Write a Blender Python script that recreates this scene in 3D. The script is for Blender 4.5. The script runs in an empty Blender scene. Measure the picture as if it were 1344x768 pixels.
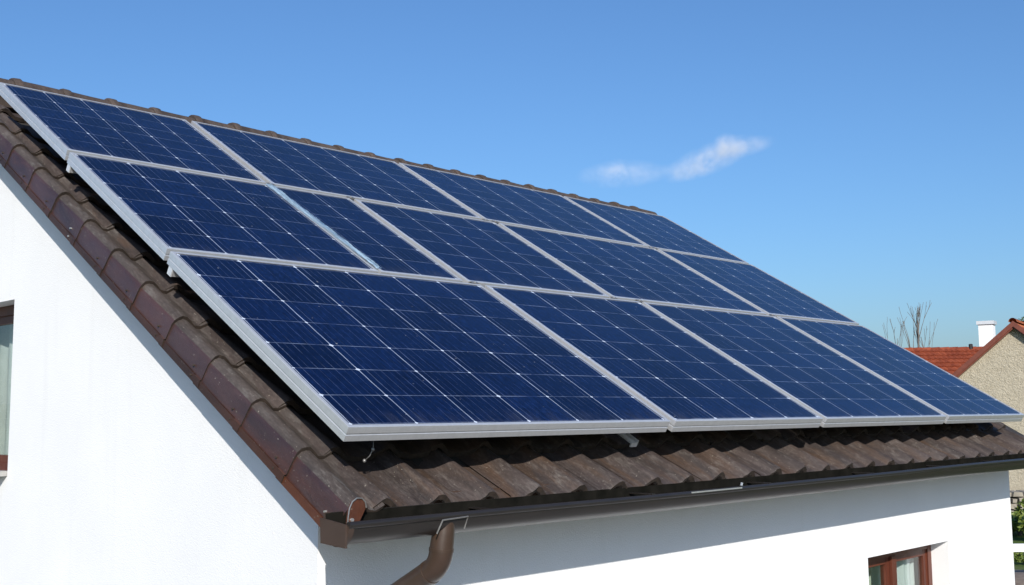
import bpy, math, random
from math import sin, cos, pi, radians
from mathutils import Vector, Matrix
import numpy as np

random.seed(7)
rng = np.random.RandomState(7)
scene = bpy.context.scene
COL = scene.collection

# ------------------------------------------------------------------ camera
S = 0.75                      # one drawing unit is 0.75 m
Z0 = 3.30                     # height of the drawing origin above the ground (m)
TH = radians(30.591)          # roof pitch
F_PX, YAW, PITCH, ROLL = 1443.74, radians(45.62), radians(6.2695), radians(-0.476)
CAM = Vector((-3.12290, -4.11698, 0.05610))
Fw = Vector((sin(YAW)*cos(PITCH), cos(YAW)*cos(PITCH), sin(PITCH)))
Rt = Vector((cos(YAW), -sin(YAW), 0.0))
Up = Rt.cross(Fw)
Rt, Up = Rt*cos(ROLL) + Up*sin(ROLL), Up*cos(ROLL) - Rt*sin(ROLL)

def W(x, y, z):
    return Vector((x*S, y*S, z*S + Z0))

cd = bpy.data.cameras.new('camera')
cam = bpy.data.objects.new('camera', cd)
COL.objects.link(cam)
cd.sensor_width = 36.0
cd.lens = 36.0*F_PX/1344.0
cd.clip_start = 0.05
cd.clip_end = 6000.0
CW = W(*CAM)
cam.matrix_world = Matrix(((Rt.x, Up.x, -Fw.x, CW.x), (Rt.y, Up.y, -Fw.y, CW.y), (Rt.z, Up.z, -Fw.z, CW.z), (0, 0, 0, 1)))
scene.camera = cam

# ------------------------------------------------------------------ light
SUN = Vector((-0.80, -1.0, 0.65)).normalized()       # direction towards the sun
el = math.asin(SUN.z)
world = bpy.data.worlds.new('World')
scene.world = world
world.use_nodes = True
wn, wl = world.node_tree.nodes, world.node_tree.links
wn.clear()
sky = wn.new('ShaderNodeTexSky')
sky.sky_type = 'NISHITA'
sky.sun_disc = False
sky.sun_elevation = el
sky.sun_rotation = math.atan2(SUN.x, SUN.y)
sky.altitude = 0
sky.air_density = 1.2
sky.dust_density = 1.4
sky.ozone_density = 9.3
bg = wn.new('ShaderNodeBackground')
bg.inputs['Strength'].default_value = 0.098
wo = wn.new('ShaderNodeOutputWorld')
wl.new(sky.outputs[0], bg.inputs['Color'])
wl.new(bg.outputs[0], wo.inputs['Surface'])

sd = bpy.data.lights.new('sun', 'SUN')
sd.energy = 3.6
sd.angle = radians(0.53)
sd.color = (1.0, 0.95, 0.875)
so = bpy.data.objects.new('sun', sd)
COL.objects.link(so)
so.location = (-20, -30, 40)
so.rotation_euler = SUN.to_track_quat('Z', 'Y').to_euler()

scene.view_settings.view_transform = 'Standard'
scene.view_settings.look = 'None'
scene.view_settings.gamma = 1.0
scene.view_settings.use_curve_mapping = False
scene.view_settings.exposure = 0.55
scene.render.engine = 'CYCLES'
scene.render.resolution_x = 1024
scene.render.resolution_y = 585

# ------------------------------------------------------------------ helpers
class MB:
    """collects polygons and links them as one mesh object"""
    def __init__(self):
        self.v, self.f, self.m, self.a, self.uv = [], [], [], [], []
        self.mi, self.rnd = 0, 0.0
    def vert(self, p):
        self.v.append((p[0], p[1], p[2])); return len(self.v)-1
    def face(self, pts, uv=None):
        ids = [self.vert(p) for p in pts]
        self.f.append(ids); self.m.append(self.mi); self.a.append(self.rnd); self.uv.append(uv)
    def idx(self, ids, uv=None):
        self.f.append(list(ids)); self.m.append(self.mi); self.a.append(self.rnd); self.uv.append(uv)
    def box(self, a, b, fn=None):
        x0, y0, z0 = a; x1, y1, z1 = b
        P = [(x0,y0,z0),(x1,y0,z0),(x1,y1,z0),(x0,y1,z0),(x0,y0,z1),(x1,y0,z1),(x1,y1,z1),(x0,y1,z1)]
        if fn: P = [fn(*p) for p in P]
        b0 = len(self.v)
        for p in P: self.vert(p)
        for q in ((0,3,2,1),(4,5,6,7),(0,1,5,4),(1,2,6,5),(2,3,7,6),(3,0,4,7)):
            self.idx([b0+i for i in q])
    def sweep(self, secs, close=True, cap=True):
        """secs: list of rings of points with equal count"""
        n = len(secs[0]); b0 = len(self.v)
        for s in secs:
            for p in s: self.vert(p)
        for i in range(len(secs)-1):
            for j in range(n if close else n-1):
                k = (j+1) % n
                self.idx((b0+i*n+j, b0+i*n+k, b0+(i+1)*n+k, b0+(i+1)*n+j))
        if cap and close:
            self.idx([b0+j for j in range(n)][::-1])
            self.idx([b0+(len(secs)-1)*n+j for j in range(n)])
    def tube(self, pts, rad, n=10, cap=True):
        pts = [Vector(p) for p in pts]
        if not hasattr(rad, '__len__'): rad = [rad]*len(pts)
        secs, ref = [], None
        for i, p in enumerate(pts):
            t = (pts[min(i+1, len(pts)-1)] - pts[max(i-1, 0)]).normalized()
            if ref is None:
                ref = t.orthogonal().normalized()
            ref = (ref - t*ref.dot(t)).normalized()
            s = t.cross(ref)
            secs.append([p + (ref*cos(2*pi*k/n) + s*sin(2*pi*k/n))*rad[i] for k in range(n)])
        self.sweep(secs, True, cap)
    def build(self, name, mats, parent=None, smooth=False, fix=True, loc=None):
        me = bpy.data.meshes.new(name)
        v = self.v
        if loc is not None: v = [(p[0]-loc[0], p[1]-loc[1], p[2]-loc[2]) for p in v]
        me.from_pydata(v, [], self.f)
        if not isinstance(mats, (list, tuple)): mats = [mats]
        for m in mats: me.materials.append(m)
        me.polygons.foreach_set('material_index', self.m)
        at = me.attributes.new('rnd', 'FLOAT', 'FACE')
        at.data.foreach_set('value', self.a)
        if any(u is not None for u in self.uv):
            L = me.uv_layers.new(name='UVMap')
            k = 0
            for f, u in zip(self.f, self.uv):
                for j in range(len(f)):
                    L.data[k].uv = u[j] if u else (0, 0)
                    k += 1
        if fix:
            import bmesh
            bm = bmesh.new(); bm.from_mesh(me)
            bmesh.ops.remove_doubles(bm, verts=bm.verts, dist=1e-5)
            bmesh.ops.recalc_face_normals(bm, faces=bm.faces)
            bm.to_mesh(me); bm.free()
        if smooth:
            me.polygons.foreach_set('use_smooth', [True]*len(me.polygons))
            if smooth is not True:
                me.set_sharp_from_angle(angle=radians(smooth))
        o = bpy.data.objects.new(name, me)
        if loc is not None: o.location = loc
        COL.objects.link(o)
        if parent is not None: o.parent = parent
        return o

def tag(o, label=None, cat=None, group=None, kind=None):
    if label: o['label'] = label
    if cat: o['category'] = cat
    if group: o['group'] = group
    if kind: o['kind'] = kind
    return o

def empty(name, loc=(0, 0, 0), rot=(0, 0, 0)):
    o = bpy.data.objects.new(name, None)
    o.empty_display_size = 0.2
    o.location = loc; o.rotation_euler = rot
    COL.objects.link(o)
    return o

# ------------------------------------------------------------------ materials
class NT:
    def __init__(self, name):
        self.m = bpy.data.materials.new(name); self.m.use_nodes = True
        self.t = self.m.node_tree; self.n = self.t.nodes; self.l = self.t.links
        self.b = self.n['Principled BSDF']
    def node(self, typ, **kw):
        x = self.n.new(typ)
        for k, v in kw.items(): setattr(x, k, v)
        return x
    def link(self, a, b): self.l.new(a, b)
    def coord(self, which='Object'):
        return self.node('ShaderNodeTexCoord').outputs[which]
    def mapping(self, src, scale=(1,1,1), rot=(0,0,0)):
        x = self.node('ShaderNodeMapping'); x.inputs['Scale'].default_value = scale; x.inputs['Rotation'].default_value = rot
        self.link(src, x.inputs['Vector']); return x.outputs[0]
    def noise(self, src, scale, detail=4, rough=0.55, dist=0.0):
        x = self.node('ShaderNodeTexNoise'); x.inputs['Scale'].default_value = scale
        x.inputs['Detail'].default_value = detail; x.inputs['Roughness'].default_value = rough; x.inputs['Distortion'].default_value = dist
        self.link(src, x.inputs['Vector']); return x.outputs[0]
    def ramp(self, src, stops):
        x = self.node('ShaderNodeValToRGB'); e = x.color_ramp.elements
        while len(e) < len(stops): e.new(0.5)
        for i, (p, c) in enumerate(stops):
            e[i].position = p
            e[i].color = (c, c, c, 1) if not hasattr(c, '__len__') else (*c, 1)
        self.link(src, x.inputs[0]); return x.outputs[0]
    def mix(self, f, a, b, mode='MIX'):
        x = self.node('ShaderNodeMix', data_type='RGBA', blend_type=mode)
        for s, v in ((x.inputs[0], f), (x.inputs[6], a), (x.inputs[7], b)):
            if hasattr(v, 'is_linked'): self.link(v, s)
            elif hasattr(v, '__len__'): s.default_value = (*v, 1)
            else: s.default_value = v
        return x.outputs[2]
    def math(self, op, a, b=0.0, c=None):
        x = self.node('ShaderNodeMath', operation=op)
        for i, v in enumerate((a, b, c)):
            if v is None: continue
            if hasattr(v, 'is_linked'): self.link(v, x.inputs[i])
            else: x.inputs[i].default_value = v
        return x.outputs[0]
    def bump(self, h, strength=0.3, dist=0.01):
        x = self.node('ShaderNodeBump'); x.inputs['Strength'].default_value = strength; x.inputs['Distance'].default_value = dist
        self.link(h, x.inputs['Height']); self.link(x.outputs[0], self.b.inputs['Normal'])
    def set(self, **kw):
        for k, v in kw.items():
            s = self.b.inputs[k.replace('_', ' ')]
            if hasattr(v, 'is_linked'): self.link(v, s)
            elif hasattr(v, '__len__') and len(v) == 3: s.default_value = (*v, 1)
            else: s.default_value = v
        return self

def simple(name, ca, cb, scale=20, rough=0.5, metal=0.0, bump=0.1, bscale=80, rvar=0.12, spec=0.5, stretch=(1,1,1)):
    t = NT(name); c = t.mapping(t.coord(), stretch)
    n = t.noise(c, scale, 5, 0.6)
    col = t.mix(t.ramp(n, [(0.32, 0.0), (0.68, 1.0)]), ca, cb)
    t.set(Base_Color=col, Metallic=metal, Specular_IOR_Level=spec)
    r = t.math('MULTIPLY_ADD', n, rvar*2, rough-rvar)
    t.set(Roughness=r)
    if bump: t.bump(t.noise(c, bscale, 4, 0.6), bump, 0.004)
    return t.m

def m_render_white():
    t = NT('white_render'); c = t.coord()
    big = t.noise(c, 1.3, 5, 0.6)
    fine = t.noise(c, 130, 3, 0.65)
    col = t.mix(t.ramp(big, [(0.3, 0.0), (0.75, 1.0)]), (0.80, 0.80, 0.79), (0.75, 0.75, 0.745))
    streak = t.noise(t.mapping(c, (9, 9, 0.7)), 1.0, 4, 0.6)
    col = t.mix(t.ramp(streak, [(0.58, 0.0), (0.8, 0.22)]), col, (0.62, 0.61, 0.58))
    t.set(Base_Color=col, Roughness=0.9, Specular_IOR_Level=0.2)
    vo = t.node('ShaderNodeTexVoronoi'); vo.inputs['Scale'].default_value = 210
    t.link(c, vo.inputs['Vector'])
    t.bump(t.math('ADD', fine, t.math('MULTIPLY', vo.outputs[0], 0.7)), 0.28, 0.005)
    return t.m

def m_tile(name, base, alt, rust, lichen, rough=0.72, lich_amt=0.5, rust_amt=0.55, spec=0.35, micro=0.6):
    t = NT(name); c = t.coord()
    at = t.node('ShaderNodeAttribute', attribute_name='rnd')
    # c is given in roof axes: x along the eaves, y up the slope
    st = t.mapping(c, (16, 1.6, 8))
    s1 = t.noise(st, 1.0, 5, 0.6, 0.4)
    col = t.mix(at.outputs['Fac'], base, alt)
    col = t.mix(t.ramp(s1, [(0.42, 0.0), (0.7, 1.0)]), col, tuple(0.55*x for x in base))
    s2 = t.noise(t.mapping(c, (7, 1.3, 7)), 1.0, 5, 0.62, 0.6)
    col = t.mix(t.math('MULTIPLY', t.ramp(s2, [(0.5, 0.0), (0.66, 1.0)]), rust_amt), col, rust)
    s3 = t.noise(t.mapping(c, (30, 9, 30)), 1.0, 6, 0.7)
    s4 = t.noise(c, 3.1, 4, 0.6)
    lf = t.math('MULTIPLY', t.ramp(s3, [(0.5, 0.0), (0.72, 1.0)]), t.ramp(s4, [(0.4, 0.15), (0.65, 1.0)]))
    col = t.mix(t.math('MULTIPLY', lf, lich_amt), col, lichen)
    mic = t.noise(t.mapping(c, (120, 34, 120)), 1.0, 5, 0.75)
    col = t.mix(t.ramp(mic, [(0.36, 0.62*micro), (0.56, 0.0)]), col, tuple(0.35*x for x in base))
    col = t.mix(t.ramp(mic, [(0.54, 0.0), (0.74, 0.38*micro)]), col, tuple(min(.3, 2.0*x) for x in alt))
    dots = t.noise(c, 95, 2, 0.5)
    col = t.mix(t.ramp(dots, [(0.70, 0.0), (0.74, 0.6)]), col, (0.30, 0.27, 0.22))
    t.set(Base_Color=col, Specular_IOR_Level=spec)
    t.set(Roughness=t.math('MULTIPLY_ADD', s3, 0.3, rough-0.15))
    t.bump(t.math('ADD', t.noise(c, 160, 4, 0.7), t.math('MULTIPLY', s3, 1.2)), 0.35, 0.004)
    return t.m

def m_cells():
    t = NT('solar_cells')
    uv = t.node('ShaderNodeUVMap', uv_map='UVMap')
    sp = t.node('ShaderNodeSeparateXYZ'); t.link(uv.outputs[0], sp.inputs[0])
    oi = t.node('ShaderNodeObjectInfo')
    c = t.coord()
    rnd = oi.outputs['Random']
    # keeps each panel's grain its own
    off = t.node('ShaderNodeCombineXYZ')
    t.link(t.math('MULTIPLY', rnd, 37.0), off.inputs[0]); t.link(t.math('MULTIPLY', rnd, 91.0), off.inputs[1])
    va = t.node('ShaderNodeVectorMath', operation='ADD'); t.link(c, va.inputs[0]); t.link(off.outputs[0], va.inputs[1])
    c = va.outputs[0]
    wob = t.math('MULTIPLY_ADD', t.noise(t.mapping(c, (1, 3, 1)), 5, 2), 0.016, -0.008)
    u = t.math('ADD', sp.outputs[0], wob); v = t.math('ADD', sp.outputs[1], wob)
    fu = t.math('FRACT', u); fv = t.math('FRACT', v)
    du = t.math('MINIMUM', fu, t.math('SUBTRACT', 1.0, fu))
    dv = t.math('MINIMUM', fv, t.math('SUBTRACT', 1.0, fv))
    wn_ = t.node('ShaderNodeTexWhiteNoise', noise_dimensions='3D')
    cb = t.node('ShaderNodeCombineXYZ')
    t.link(t.math('FLOOR', u), cb.inputs[0]); t.link(t.math('FLOOR', v), cb.inputs[1]); t.link(rnd, cb.inputs[2])
    t.link(cb.outputs[0], wn_.inputs['Vector'])
    # grain of the silicon: fine streaks up the slope with darker flakes
    g1 = t.noise(t.mapping(c, (210, 7, 1)), 1.0, 4, 0.75)
    g2 = t.noise(t.mapping(c, (46, 22, 1)), 1.0, 5, 0.7)
    col = t.mix(t.ramp(g1, [(0.36, 0.0), (0.66, 1.0)]), (0.0002, 0.0013, 0.0110), (0.0030, 0.0120, 0.060))
    col = t.mix(t.math('MULTIPLY', t.ramp(g2, [(0.46, 0.0), (0.66, 1.0)]), 0.6), col, (0.0055, 0.0200, 0.090))
    col = t.mix(t.math('MULTIPLY', wn_.outputs['Value'], 0.62), col, (0.0004, 0.0022, 0.014))
    big = t.noise(c, 2.2, 3, 0.5)
    col = t.mix(t.math('MULTIPLY', t.ramp(big, [(0.4, 0.0), (0.7, 1.0)]), 0.3), col, (0.003, 0.012, 0.055))
    brk = t.noise(c, 9, 4, 0.7)
    brk = t.ramp(brk, [(0.36, 0.10), (0.62, 1.0)])
    # busbars
    for pos, w, amt in ((0.125, 0.0060, 0.40), (0.24, 0.004, 0.13), (0.37, 0.0045, 0.22), (0.50, 0.004, 0.12), (0.63, 0.0045, 0.24), (0.76, 0.004, 0.14), (0.885, 0.005, 0.30)):
        d = t.math('ABSOLUTE', t.math('SUBTRACT', fu, pos))
        m = t.math('MULTIPLY', t.math('LESS_THAN', d, w), t.math('MULTIPLY', t.math('MULTIPLY_ADD', wn_.outputs['Value'], 0.9, 0.35), amt))
        col = t.mix(t.math('MULTIPLY', m, brk), col, (0.26, 0.32, 0.46))
    m = t.math('MULTIPLY', t.math('LESS_THAN', dv, 0.0095), 0.48)
    col = t.mix(t.math('MULTIPLY', m, brk), col, (0.34, 0.41, 0.55))
    m = t.math('MULTIPLY', t.math('LESS_THAN', du, 0.0076), 0.80)
    brk2 = t.math('MULTIPLY_ADD', brk, 0.5, 0.5)
    col = t.mix(t.math('MULTIPLY', m, brk2), col, (0.44, 0.50, 0.62))
    dm = t.math('LESS_THAN', t.math('ADD', du, t.math('MULTIPLY', dv, 0.8)), t.math('MULTIPLY_ADD', brk, 0.030, 0.016))
    col = t.mix(t.math('MULTIPLY', dm, 0.9), col, (0.56, 0.62, 0.72))
    dst = t.noise(t.mapping(c, (3, 1, 1)), 6, 5, 0.7)
    low = t.math('MULTIPLY', t.ramp(t.math('MULTIPLY', v, 1.0), [(0.0, 1.0), (0.5, 0.0)]), t.ramp(dst, [(0.4, 0.0), (0.8, 0.10)]))
    col = t.mix(low, col, (0.30, 0.29, 0.27))
    spk = t.noise(c, 42, 2, 0.5)
    col = t.mix(t.ramp(spk, [(0.755, 0.0), (0.775, 0.35)]), col, (0.45, 0.45, 0.43))
    t.set(Base_Color=col, Roughness=0.5, Specular_IOR_Level=0.0)
    t.set(Coat_Weight=0.88, Coat_IOR=1.21)
    t.set(Coat_Roughness=t.math('MULTIPLY_ADD', g2, 0.16, 0.04))
    return t.m

def m_alu(name='anodised_aluminium', base=(0.60, 0.61, 0.62), rough=0.42, metal=0.55):
    t = NT(name); c = t.coord()
    n = t.noise(t.mapping(c, (5, 5, 60)), 1.0, 5, 0.65)
    n2 = t.noise(c, 26, 5, 0.7)
    col = t.mix(t.ramp(n2, [(0.4, 0.0), (0.75, 1.0)]), base, tuple(0.86*x for x in base))
    col = t.mix(t.math('MULTIPLY', n, 0.16), col, (0.46, 0.46, 0.45))
    t.set(Base_Color=col, Metallic=metal, Roughness=t.math('MULTIPLY_ADD', n2, 0.25, rough-0.12))
    t.bump(n, 0.08, 0.002)
    return t.m

def m_film():
    t = NT('clear_plastic_film'); c = t.coord()
    n = t.noise(t.mapping(c, (75, 1.6, 20)), 1.0, 4, 0.6, 0.3)
    tr = t.node('ShaderNodeBsdfTransparent'); tr.inputs[0].default_value = (0.82, 0.92, 0.98, 1)
    mx = t.node('ShaderNodeMixShader')
    t.set(Base_Color=(0.34, 0.47, 0.58), Roughness=0.2, Specular_IOR_Level=0.8)
    fac = t.ramp(n, [(0.40, 0.08), (0.5, 0.30), (0.62, 0.78)])
    out = t.n['Material Output']
    t.link(fac, mx.inputs[0]); t.link(tr.outputs[0], mx.inputs[1]); t.link(t.b.outputs[0], mx.inputs[2])
    t.link(mx.outputs[0], out.inputs['Surface'])
    return t.m

def m_glass():
    t = NT('window_glass')
    tr = t.node('ShaderNodeBsdfTransparent'); tr.inputs[0].default_value = (0.86, 0.90, 0.88, 1)
    gl = t.node('ShaderNodeBsdfGlossy'); gl.inputs['Roughness'].default_value = 0.03
    lw = t.node('ShaderNodeLayerWeight'); lw.inputs[0].default_value = 0.5
    fac = t.math('MULTIPLY_ADD', t.math('POWER', lw.outputs['Facing'], 4.0), 0.8, 0.05)
    mx = t.node('ShaderNodeMixShader')
    t.link(fac, mx.inputs[0]); t.link(tr.outputs[0], mx.inputs[1]); t.link(gl.outputs[0], mx.inputs[2])
    t.link(mx.outputs[0], t.n['Material Output'].inputs['Surface'])
    return t.m

def m_wood(name, a, b, grain=(40, 40, 2)):
    t = NT(name); c = t.coord()
    n = t.noise(t.mapping(c, grain), 1.0, 5, 0.65, 0.5)
    t.set(Base_Color=t.mix(t.ramp(n, [(0.35, 0.0), (0.65, 1.0)]), a, b), Roughness=0.45)
    t.bump(n, 0.12, 0.003)
    return t.m

def m_leaf(name, a, b):
    t = NT(name)
    at = t.node('ShaderNodeAttribute', attribute_name='rnd')
    t.set(Base_Color=t.mix(at.outputs['Fac'], a, b), Roughness=0.55)
    return t.m

M = {}
M['wall'] = m_render_white()
M['tile'] = m_tile('weathered_brown_tile', (0.052, 0.039, 0.034), (0.070, 0.053, 0.047), (0.090, 0.050, 0.027), (0.19, 0.17, 0.15), 0.62, 0.6, 0.6)
M['ridge'] = m_tile('ridge_tile_brown', (0.070, 0.051, 0.042), (0.088, 0.065, 0.053), (0.105, 0.062, 0.04), (0.13, 0.115, 0.10), 0.8, 0.4, 0.35)
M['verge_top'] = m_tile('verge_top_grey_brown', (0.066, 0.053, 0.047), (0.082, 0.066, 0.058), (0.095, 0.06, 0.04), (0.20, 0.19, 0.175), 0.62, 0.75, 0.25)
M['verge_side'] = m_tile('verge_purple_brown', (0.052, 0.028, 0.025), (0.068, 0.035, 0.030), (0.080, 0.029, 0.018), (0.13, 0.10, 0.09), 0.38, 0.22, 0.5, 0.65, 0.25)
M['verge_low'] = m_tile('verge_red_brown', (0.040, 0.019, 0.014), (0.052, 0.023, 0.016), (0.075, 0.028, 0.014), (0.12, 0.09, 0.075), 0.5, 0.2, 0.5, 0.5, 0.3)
M['verge_end'] = m_tile('verge_rust_red', (0.085, 0.028, 0.013), (0.095, 0.031, 0.014), (0.12, 0.038, 0.014), (0.14, 0.10, 0.08), 0.45, 0.12, 0.4, 0.5, 0.25)
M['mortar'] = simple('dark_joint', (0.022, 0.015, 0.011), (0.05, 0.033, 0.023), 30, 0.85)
M['gutter'] = simple('brown_coated_metal', (0.015, 0.0125, 0.011), (0.021, 0.017, 0.0145), 9, 0.38, 0.0, 0.05, 60, 0.08, 0.55, (1, 6, 6))
M['pipe'] = simple('brown_pipe_metal', (0.042, 0.025, 0.017), (0.055, 0.033, 0.022), 14, 0.36, 0.0, 0.05, 60, 0.08, 0.5)
M['endcap'] = simple('brown_cap_metal', (0.052, 0.034, 0.026), (0.064, 0.042, 0.032), 12, 0.5, 0.0, 0.05, 60, 0.08, 0.4)
M['deck'] = simple('dark_underlay', (0.02, 0.017, 0.015), (0.03, 0.025, 0.02), 6, 0.85)
M['board'] = m_wood('fascia_board', (0.05, 0.028, 0.018), (0.07, 0.038, 0.022), (2, 30, 30))
M['cells'] = m_cells()
M['alu'] = m_alu(base=(0.68, 0.685, 0.69), rough=0.32, metal=0.55)
M['alu_white'] = m_alu('pale_aluminium', (0.72, 0.73, 0.74), 0.4, 0.3)
M['black'] = simple('black_backsheet', (0.012, 0.012, 0.013), (0.018, 0.018, 0.02), 10, 0.7)
M['film'] = m_film()
M['glass'] = m_glass()
M['wood'] = m_wood('red_brown_window_wood', (0.075, 0.019, 0.010), (0.125, 0.034, 0.016))
M['curtain'] = simple('cream_curtain', (0.55, 0.58, 0.50), (0.66, 0.68, 0.60), 9, 0.9, 0, 0.05)
M['drape'] = simple('grey_white_drape', (0.62, 0.64, 0.66), (0.72, 0.73, 0.75), 9, 0.9, 0, 0.05)
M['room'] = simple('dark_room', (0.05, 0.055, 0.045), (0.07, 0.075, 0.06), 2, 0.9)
M['sill'] = simple('grey_sill', (0.30, 0.29, 0.27), (0.38, 0.37, 0.35), 30, 0.8)
M['zinc'] = simple('zinc', (0.55, 0.54, 0.52), (0.66, 0.65, 0.62), 30, 0.35, 0.7)
M['dull'] = simple('dull_grey_metal', (0.22, 0.21, 0.20), (0.32, 0.31, 0.29), 30, 0.4, 0.6)
M['cable'] = simple('black_cable', (0.01, 0.01, 0.01), (0.02, 0.02, 0.02), 30, 0.5)

# roof coordinates: u along the eaves, v up the slope, w out of the roof (0 = glass level of the panels)
cT, sT = cos(TH), sin(TH)
def RP(u, v, w): return W(u, v*cT - w*sT, v*sT + w*cT)

# ================================================================== ground
def m_ground():
    t = NT('grass_ground'); c = t.coord()
    n1 = t.noise(c, 0.35, 5, 0.6); n2 = t.noise(c, 4.0, 6, 0.7)
    col = t.mix(t.ramp(n2, [(0.35, 0.0), (0.65, 1.0)]), (0.045, 0.085, 0.018), (0.10, 0.14, 0.035))
    col = t.mix(t.ramp(n1, [(0.5, 0.0), (0.62, 0.8)]), col, (0.16, 0.125, 0.085))
    t.set(Base_Color=col, Roughness=0.95, Specular_IOR_Level=0.1)
    t.bump(n2, 0.6, 0.06)
    return t.m
g = MB(); g.face([(-1500, -1500, 0), (1500, -1500, 0), (1500, 1500, 0), (-1500, 1500, 0)])
tag(g.build('ground', m_ground(), fix=False), kind='structure')

# low wooded rise all round, beyond the fields
hl = MB(); hr = random.Random(31); n = 180
ph = [hr.uniform(0, 6.28) for _ in range(6)]
def hgt(a): return 9.0 + sum(2.2/(k+1)*sin((k*2+1)*3*a+ph[k]) for k in range(6)) + hr.uniform(-.8, .8)
hs = [hgt(2*pi*i/n) for i in range(n)]
hpts = [[(r*cos(2*pi*i/n), r*sin(2*pi*i/n), (hs[i]*f if f else -.2)) for i in range(n)] for r, f in ((420, 0), (450, .75), (490, 1.0), (600, .8), (700, 0))]
hl.sweep(hpts, True, False)
tag(hl.build('hills', simple('wooded_hill', (0.030, 0.048, 0.020), (0.060, 0.080, 0.034), .08, 0.95, 0, 0.6, .4, 0.03, 0.0), smooth=True), kind='structure')
pv = MB(); pv.box((-7.5, -9, -.05), (9.5, 11, .004))  # unseen slab, added to bounce neutral light onto the shaded walls
tag(pv.build('unseen_bounce_slab', simple('bounce_slab_grey', (0.24, 0.23, 0.215), (0.31, 0.295, 0.28), 1.5, 0.9, 0, 0.3, 30)), kind='structure')

# ================================================================== white house
house = empty('white_house', W(4.25, 5.03, -4.4))
tag(house, 'white rendered house with dark brown tiled roof under the solar panels', 'house')
HL = Vector(house.location)
def part(mb, name, mats, parent=house, **kw):
    """part built in world coordinates below a parent that sits at a world point"""
    off = Vector((0, 0, 0)); p = parent
    while p is not None:
        off += Vector(p.location); p = p.parent
    mb.v = [(x[0]-off.x, x[1]-off.y, x[2]-off.z) for x in mb.v]
    return mb.build(name, mats, parent, **kw)

VR = 5.70                     # the ridge, measured up the slope at tile level
YR = VR*cT + 0.25*sT
YF, YB = 0.40, 2*YR - 0.40    # front and back wall
XG, XE = 0.122, 9.02            # gable wall, far wall
ZG = -4.4
def wall_top(y):
    yy = y if y <= YR else 2*YR - y
    w = -0.37
    v = (yy + w*sT)/cT
    return v*sT + w*cT
FW = (5.781, 7.408, -2.95, -1.187)        # front window x0 x1 z0 z1
GW = (4.265, 6.45, -0.375, 0.935)           # gable window y0 y1 z0 z1
REV = 0.17
b = MB()
def q(*pts): b.face([W(*p) for p in pts])
x0, x1, z0, z1 = FW; zt = wall_top(YF)
for (a, c_, d, e) in ((XG, x0, ZG, zt), (x1, XE, ZG, zt), (x0, x1, ZG, z0), (x0, x1, z1, zt)):
    q((a, YF, d), (c_, YF, d), (c_, YF, e), (a, YF, e))
for pts in (((x0, YF, z0), (x0, YF+REV+.1, z0), (x0, YF+REV+.1, z1), (x0, YF, z1)),
            ((x1, YF, z0), (x1, YF, z1), (x1, YF+REV+.1, z1), (x1, YF+REV+.1, z0)),
            ((x0, YF, z1), (x1, YF, z1), (x1, YF+REV+.1, z1), (x0, YF+REV+.1, z1)),
            ((x0, YF, z0), (x0, YF+REV+.1, z0), (x1, YF+REV+.1, z0), (x1, YF, z0))): q(*pts)
y0, y1, z0, z1 = GW
for X in (XG, XE):
    if X == XG:
        q((X, YF, ZG), (X, y0, ZG), (X, y0, wall_top(y0)), (X, YF, zt))
        q((X, y0, ZG), (X, y1, ZG), (X, y1, z0), (X, y0, z0))
        q((X, y0, z1), (X, y1, z1), (X, y1, wall_top(y1)), (X, YR, wall_top(YR)), (X, y0, wall_top(y0)))
        q((X, y1, ZG), (X, YB, ZG), (X, YB, zt), (X, y1, wall_top(y1)))
        d = X + .27
        q((X, y0, z0), (d, y0, z0), (d, y0, z1), (X, y0, z1)); q((X, y1, z0), (X, y1, z1), (d, y1, z1), (d, y1, z0))
        q((X, y0, z1), (d, y0, z1), (d, y1, z1), (X, y1, z1)); q((X, y0, z0), (X, y1, z0), (d, y1, z0), (d, y0, z0))
    else:
        q((X, YF, ZG), (X, YB, ZG), (X, YB, zt), (X, YR, wall_top(YR)), (X, YF, zt))
q((XG, YB, ZG), (XE, YB, ZG), (XE, YB, zt), (XG, YB, zt))
part(b, 'wall', M['wall'], fix=False)

# ---- windows
def window(axis, a0, a1, z0, z1, depth, n_sash, curtain_fn):
    """axis 'x': window in the front wall, axis 'y': window in the gable wall"""
    P = (lambda a, d, z: W(a, YF+d, z)) if axis == 'x' else (lambda a, d, z: W(XG+d, a, z))
    fr = MB()
    t = 0.075; e = 0.002
    A0, A1, B0, B1 = a0+e, a1-e, z0+e, z1-e
    fr.box((A0, depth, B0), (A0+t, depth+.09, B1), P); fr.box((A1-t, depth, B0), (A1, depth+.09, B1), P)
    fr.box((A0+t, depth+.001, B1-t), (A1-t, depth+.089, B1), P); fr.box((A0+t, depth+.001, B0), (A1-t, depth+.089, B0+t), P)
    f = part(fr, 'window', M['wood'])
    mid = (A0+A1)/2
    mu = MB(); mu.box((mid-.045, depth-.012, B0+t), (mid+.045, depth+.08, B1-t), P)
    part(mu, 'mullion', M['wood'], f)
    for (s0, s1) in ((A0+t, mid-.045), (mid+.045, A1-t)):
        sa = MB(); s = 0.062; g0 = depth+.018
        sa.box((s0, g0, B0+t), (s0+s, g0+.055, B1-t), P); sa.box((s1-s, g0, B0+t), (s1, g0+.055, B1-t), P)
        sa.box((s0+s, g0+.002, B1-t-s), (s1-s, g0+.053, B1-t), P); sa.box((s0+s, g0+.002, B0+t), (s1-s, g0+.053, B0+t+s), P)
        part(sa, 'sash', M['wood'], f)
        gl = MB(); gl.box((s0+s, g0+.022, B0+t+s), (s1-s, g0+.03, B1-t-s), P)
        part(gl, 'pane', M['glass'], f)
    curtain_fn(f, P, A0, A1, B0, B1, depth, t)
    return f

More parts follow.
